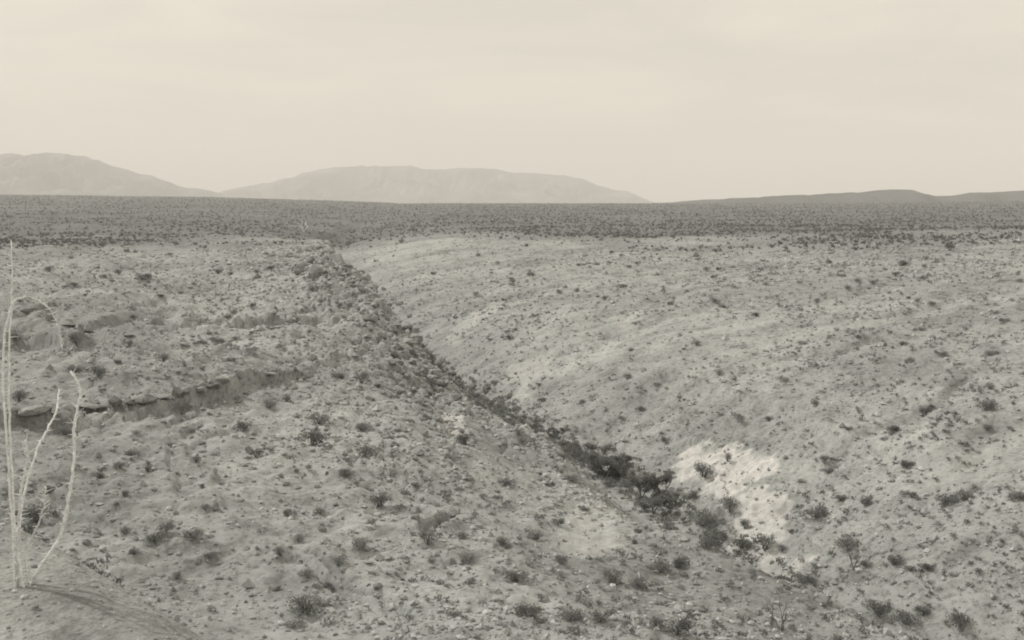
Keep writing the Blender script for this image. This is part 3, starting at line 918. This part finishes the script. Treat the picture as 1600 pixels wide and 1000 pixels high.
# dry tufts on the knoll
TF = [leaf_cloud(np.random.default_rng(540 + k), 60, 0.16, 3, 1.1, 0.5) for k in range(3)]
x = rng.uniform(-6, 0.5, 70); y = rng.uniform(3.2, 9.0, 70); sz = rng.uniform(0.03, 0.11, 70)
link('dry_tufts', scatter_mesh('dry_tufts', TF, np.stack([x, y, H(x, y) - 0.01], 1), np.stack([sz] * 3, 1), rng.uniform(0, 6.28, 70), M_SCRUB), kind='stuff', label='dry low tufts on the near knoll')
# the mass of small scrub on the slopes
SM = [leaf_cloud(np.random.default_rng(500 + k), 48, 0.17, 4, 0.9, 0.45) for k in range(7)]
x, y = wedge(21000, 44, 520, 0.75)
s_, _ = side(x, y)
keep = (np.abs(s_) > 3.5) & (rng.random(len(x)) < np.where(s_ > 0, 1.0, 0.5) * (0.08 + 1.1 * np.clip(fbm(x / 14, y / 18, 411, 4, 0.6) * 2.2 + 0.45, 0, 1)))
px_pale = poly_mask(PALE[0][0], x, y, 1.0, 1) + poly_mask(PALE[3][0], x, y, 1.0, 2) + poly_mask(PALE[1][0], x, y, 1.0, 3)
keep &= (px_pale < 0.4) & ((y > 85) | (rng.random(len(x)) < 0.6))
x, y = x[keep], y[keep]
sz = rng.uniform(0.16, 0.62, len(x)) ** 1.0 * np.where(y > 200, 1.15, 1.0)
pos = np.stack([x, y, H(x, y) - 0.05], 1)
link('low_scrub', scatter_mesh('low_scrub', SM, pos, np.stack([sz, sz, sz * rng.uniform(0.7, 1.1, len(x))], 1), rng.uniform(0, 6.28, len(x)), M_SCRUB),
     kind='stuff', label='low grey scrub covering both slopes')
# the dark plain
PM = [leaf_cloud(np.random.default_rng(520 + k), 14, 0.38, 2, 0.8, 0.5) for k in range(7)]
x, y = wedge(40000, 320, 2560, 1.1, 0.6)
e = 455 + fbm(x / 70.0, y / 90.0, 81, 4, 0.6) * 230 - 90 * sstep(-60, -160, x) - 60 * sstep(60, 160, x) + 60 * np.exp(-((x + 30) / 50) ** 2)
s_, _ = side(x, y)
keep = (rng.random(len(x)) < 0.25 * sstep(-200, -40, y - e) + 0.75 * sstep(-70, 90, y - e)) & ((np.abs(s_) > 6) | (y > 520)) & (rng.random(len(x)) < 0.3 + 1.3 * np.clip(fbm(x / 40, y / 90, 421, 3) + 0.4, 0, 1))
x, y = x[keep], y[keep]
sz = rng.uniform(0.35, 1.35, len(x)) * (1 + 0.35 * sstep(700, 2000, y))
pos = np.stack([x, y, H(x, y) - 0.1], 1)
link('plain_scrub', scatter_mesh('plain_scrub', PM, pos, np.stack([sz, sz, sz], 1), rng.uniform(0, 6.28, len(x)), M_PLAIN),
     kind='stuff', label='close-set dark scrub covering the far plain')
# brush along the streambed
n = 1650
y = 96 * (290 / 96) ** rng.random(n)
cx, cz, th = center(y)
o_ = rng.normal(1.0, 1.4, n)
x = cx + o_ * np.sqrt(1 + th * th)
keep = (y > 128) | (rng.random(n) < 0.35)
x, y = x[keep], y[keep]
sz = rng.uniform(0.28, 0.95, len(x)) * np.where(y > 215, 0.6, 1.0)
pos = np.stack([x, y, H(x, y) - 0.08], 1)
link('streambed_brush', scatter_mesh('streambed_brush', SM, pos, np.stack([sz, sz, sz * 1.1], 1), rng.uniform(0, 6.28, len(x)), M_SCRUB),
     kind='stuff', label='dark band of brush lining the streambed')

# ------------------------------------------------------------------ trees by the streambed
def grow(r, p, d, length, rad, depth, out, spread=0.6, up=0.15):
    n = 4; pts = [p]; q = p.copy(); dd = d.copy()
    for _ in range(n):
        dd = dd + r.normal(size=3) * 0.14 + np.array([0, 0, up * 0.25]); dd /= np.linalg.norm(dd)
        q = q + dd * length / n; pts.append(q.copy())
    out.append((pts, rad, rad * 0.6, depth))
    if depth > 0:
        for _ in range(r.integers(2, 4)):
            nd = dd + r.normal(size=3) * spread; nd[2] += up; nd /= np.linalg.norm(nd)
            k = r.integers(2, n + 1)
            grow(r, pts[k], nd, length * r.uniform(0.55, 0.8), rad * 0.6, depth - 1, out, spread, up)

def tree_at(px, py, h, label, seed, group='dark trees by the streambed'):
    x, y, z = ground_hit(px, py)
    r = np.random.default_rng(seed)
    t = bpy.data.objects.new('mesquite_tree', None); col.objects.link(t)
    t.location = (x, y, z - 0.05)
    br = []
    for _ in range(3):
        d0 = np.array([r.normal() * 0.4, r.normal() * 0.4, 1.0]); d0 /= np.linalg.norm(d0)
        grow(r, np.array([r.normal() * 0.06, r.normal() * 0.06, -0.1]), d0, h * 0.42, 0.022 * h, 2, br, 0.55, 0.1)
    link('trunk', mesh_np('trunk', *join([tube(p, np.linspace(a, b, len(p)), 5, False) for p, a, b, _ in br]), M_STEM), t)
    ends = np.array([p[-1] for p, a, b, dp in br if dp <= 1])
    V = []; Fc = []; off = 0
    for e in ends:
        n = 120
        v, f = leaf_cloud(r, n, 0.10, 2, 0.9, 0.5)
        v = (v - np.array([0, 0, 0.5])) * h * r.uniform(0.2, 0.3) + e
        V.append(v); Fc.append(f + off); off += len(v)
    V = np.vstack(V); V[:, 2] = np.maximum(V[:, 2], 0.12 + 0.1 * np.random.default_rng(seed).random(len(V)))
    link('crown', mesh_np('crown', V, np.vstack(Fc), M_TREE), t)
    t['label'] = label; t['category'] = 'tree'; t['group'] = group
tree_at(945, 742, 4.3, 'dark tree standing highest up the streambed clump', 41)
tree_at(972, 752, 4.2, 'dark tree second from the upper end of the streambed clump', 42)
tree_at(1003, 778, 4.2, 'tree in the middle of the streambed clump', 43)
tree_at(1035, 772, 4.0, 'tree of the streambed clump nearest the pale sand bank', 44)
tree_at(1020, 803, 3.6, 'darkest dense tree at the lower end of the streambed clump', 45)
tree_at(1045, 796, 2.4, 'small tree beside the darkest tree of the streambed clump', 46)

# ------------------------------------------------------------------ leafless trees
def bare_tree(px, py, h, label, seed, mat, name='leafless_tree', depth=3, rad=0.018, spread=0.5):
    x, y, z = ground_hit(px, py)
    r = np.random.default_rng(seed)
    t = bpy.data.objects.new(name, None); col.objects.link(t); t.location = (x, y, z - 0.05)
    for k in range(3):
        br = []
        a = 2.1 * k + r.uniform(0, 1)
        d0 = np.array([math.cos(a) * 0.55, math.sin(a) * 0.55, 1.0]); d0 /= np.linalg.norm(d0)
        grow(r, np.array([math.cos(a) * 0.04, math.sin(a) * 0.04, -0.1]), d0, h * 0.42, rad * h, depth, br, spread, 0.12)
        link('limb', mesh_np('limb', *join([tube(p, np.linspace(u, v, len(p)), 4, False) for p, u, v, _ in br]), mat), t)
    t['label'] = label; t['category'] = 'tree'
bare_tree(1335, 890, 3.4, 'leafless dark-branched tree low on the far slope', 61, M_STEM)
bare_tree(1222, 985, 2.6, 'leafless dark-branched bush at the bottom edge by the channel', 62, M_STEM)
bare_tree(474, 362, 9.0, 'pale bare tree standing out on the dark plain', 63, M_PALE_BARK, depth=2, rad=0.02)

# ------------------------------------------------------------------ tall pale stems in the foreground
def at_depth(px, py, y):
    dx, dy, dz = rays(px, py)
    return np.array([y * dx / dy, y, y * dz / dy])
bx0, by0, bz0 = ground_hit(33, 915)
oc = bpy.data.objects.new('ocotillo', None); col.objects.link(oc); oc.location = (bx0, by0, bz0)
oc['label'] = 'tall pale bare-stemmed desert plant on the near knoll'; oc['category'] = 'plant'
base = np.array([bx0, by0, bz0])
def stem(pts, r0, r1, lift=0.0, y0=None, y1=None, root=True, seed=0):
    r = np.random.default_rng(seed)
    y0 = by0 if y0 is None else y0; y1 = by0 if y1 is None else y1
    P = [at_depth(a, b, y0 + (y1 - y0) * k / max(1, len(pts) - 1)) for k, (a, b) in enumerate(pts)]
    if root: P = [base + np.array([0.02 * r.normal(), 0.02 * r.normal(), -0.06])] + P
    P = np.array(P)
    t = np.linspace(0, 1, len(P)); q = np.linspace(0, 1, 8 * len(P))
    Q = np.stack([_smooth(np.interp(q, t, P[:, c]), 5) for c in range(3)], 1)
    Q[0] = P[0]; Q[-1] = P[-1]
    Q = Q + r.normal(size=Q.shape) * 0.0016
    rr = np.linspace(r0, r1, len(Q)) * (1 + 0.06 * r.normal(size=len(Q))) * 0.72
    parts = [tube(Q, rr, 7)]
    for k in range(3, len(Q) - 1):                     # thorn stubs and short spurs
        d = r.normal(size=3); d[2] = abs(d[2]) * 0.7; d /= np.linalg.norm(d)
        parts.append(tube([Q[k], Q[k] + d * r.uniform(0.015, 0.05)], [0.0026, 0.0008], 4, False))
    V, Fc = join(parts)
    link('stem', mesh_np('stem', V - base, Fc, M_PALE_BARK, smooth=True), oc)
stem([(62, 886), (94, 842), (103, 805), (111, 760), (117, 715), (115, 670), (122, 635), (127, 605), (111, 580)], 0.012, 0.007, y1=by0 + 0.25, seed=1)
stem([(30, 860), (29, 820), (32, 770), (40, 732), (45, 712), (39, 688)], 0.010, 0.006, y1=by0 - 0.15, seed=2)
stem([(26, 850), (35, 780), (57, 702), (75, 670), (90, 640), (92, 608)], 0.009, 0.005, y1=by0 + 0.5, seed=3)
stem([(24, 850), (20, 760), (14, 640), (14, 540), (20, 450), (17, 376)], 0.009, 0.004, y1=by0 + 0.15, seed=4)
stem([(22, 850), (14, 740), (5, 610), (6, 520), (20, 468), (48, 462), (78, 482), (92, 508), (97, 548)], 0.009, 0.004, y1=by0 + 0.3, seed=5)
stem([(38, 860), (60, 820), (70, 790), (72, 760)], 0.007, 0.004, y1=by0 - 0.3, seed=6)

# ------------------------------------------------------------------ labels that single out the scattered rocks and shrubs
def project(p):
    c, s = math.cos(PITCH), math.sin(PITCH)
    fw = p[1] * c - p[2] * s
    return 800 + F_PX * p[0] / fw, 500 - F_PX * (p[1] * s + p[2] * c) / fw
MARKS = [(626, 476, 'rim rock where the outcrop drops away'), (664, 540, 'bend of the outcrop edge'), (565, 592, 'dark shrub under the square block'), (560, 428, 'upper stretch of the outcrop rim'), (673, 600, 'shrub behind the outcrop tip'), (568, 668, 'spreading shrub beneath the outcrop'), (602, 548, 'big square outcrop block'), (697, 592, 'outcrop tip above the streambed'), (640, 496, 'middle of the outcrop rim'), (505, 400, 'far end of the outcrop rim'),
    (683, 808, 'dark hollow under the boulder'), (597, 872, 'low rock shelf'), (391, 708, 'sheer upright rock'), (478, 586, 'upper end of the long ledge'), (300, 612, 'shaded middle of the long ledge'),
    (100, 640, 'near end of the long ledge'), (384, 446, 'lone dark bench rock'), (184, 566, 'pale rock above the ledge'), (710, 665, 'pale sandy scar'), (680, 627, 'flat shelf over the scar'),
    (487, 690, 'large dark shrub on the rocky slope'), (595, 783, 'round dark bush above the dark hollow'), (550, 905, 'straight rill'), (732, 873, 'lone round shrub'), (925, 825, 'smooth sandy spur'),
    (302, 833, 'wide dark shrub near the knoll'), (190, 725, 'pair of round shrubs under the ledge'), (120, 535, 'big shrub behind the pale stems'), (415, 515, 'thin dark bench slabs'), (225, 430, 'wide shrub at the plain edge'),
    (1130, 735, 'pale sand bank'), (1195, 855, 'two dark bushes on the sandy bed'), (1000, 760, 'dark tree clump'), (1335, 870, 'leafless tree'), (1222, 975, 'leafless bush at the bottom edge'), (1500, 970, 'bottom corner bush'),
    (1477, 778, 'wide shrub at the right end'), (980, 588, 'solitary centre shrub of the far slope'), (1087, 536, 'dark shrub above the solitary centre one'), (815, 436, 'pair of dot-like shrubs'), (1409, 410, 'largest rim shrub'),
    (830, 590, 'pale streak by the streambed'), (740, 505, 'long diagonal pale streak'), (985, 495, 'small bright streak'), (1410, 688, 'faint pale streak at the right'), (520, 372, 'pale patch at the arroyo head')]
def single_out(prefix, kind_words):
    obs = [o for o in col.objects if o.parent is None and o.name.split('.')[0] == prefix]
    P = np.array([project(o.location) for o in obs])
    sizes = np.array([o.scale[0] / o.location[1] for o in obs])
    med = np.quantile(sizes, [0.35, 0.75])
    best = {}
    for mx, my, mn in MARKS:
        dx, dy = P[:, 0] - mx, P[:, 1] - my
        d = np.hypot(dx, dy)
        sec = np.where(np.abs(dx) > np.abs(dy), np.where(dx < 0, 0, 1), np.where(dy < 0, 2, 3))
        for q, word in enumerate(('left of', 'right of', 'above', 'below')):
            idx = [k for k in np.argsort(d) if sec[k] == q]
            for rank, k in enumerate(idx[:16]):
                cost = d[k] + rank * 14
                if k not in best or cost < best[k][0]: best[k] = (cost, rank, word, mn)
    for k, o in enumerate(obs):
        if 'group' not in o or k not in best: continue
        _, rank, word, mn = best[k]
        sz = 'small' if sizes[k] < med[0] else 'mid-sized' if sizes[k] < med[1] else 'large'
        o['label'] = sz + ' ' + kind_words + ', ' + ('' if rank == 0 else ORD[rank] + ' ') + 'closest ' + word + ' the ' + mn
single_out('shrub', 'shrub')
single_out('boulder', 'rock')

# ------------------------------------------------------------------ air
hz_mat = bpy.data.materials.new('haze'); hz_mat.use_nodes = True
hn = hz_mat.node_tree; hn.nodes.clear()
ho = hn.nodes.new('ShaderNodeOutputMaterial')
pv = hn.nodes.new('ShaderNodeVolumePrincipled')
pv.inputs['Color'].default_value = (1.0, 0.985, 0.95, 1)
pv.inputs['Density'].default_value = 8.8e-5
pv.inputs['Anisotropy'].default_value = 0.0
hn.links.new(pv.outputs[0], ho.inputs['Volume'])
zlo = float(Z.min()) - 8.0
lo_ = np.array([-62000, -200, min(zlo, -80.0)]); hi_ = np.array([62000, 31500, 1150.0])
hv = np.array([[(lo_, hi_)[a][0], (lo_, hi_)[b][1], (lo_, hi_)[c][2]] for a in (0, 1) for b in (0, 1) for c in (0, 1)])
hf = np.array([(0, 1, 3, 2), (4, 6, 7, 5), (0, 4, 5, 1), (2, 3, 7, 6), (0, 2, 6, 4), (1, 5, 7, 3)])
link('haze', mesh_np('haze', hv, hf, hz_mat), kind='stuff', label='thin pale haze lying over the plain and mountains')
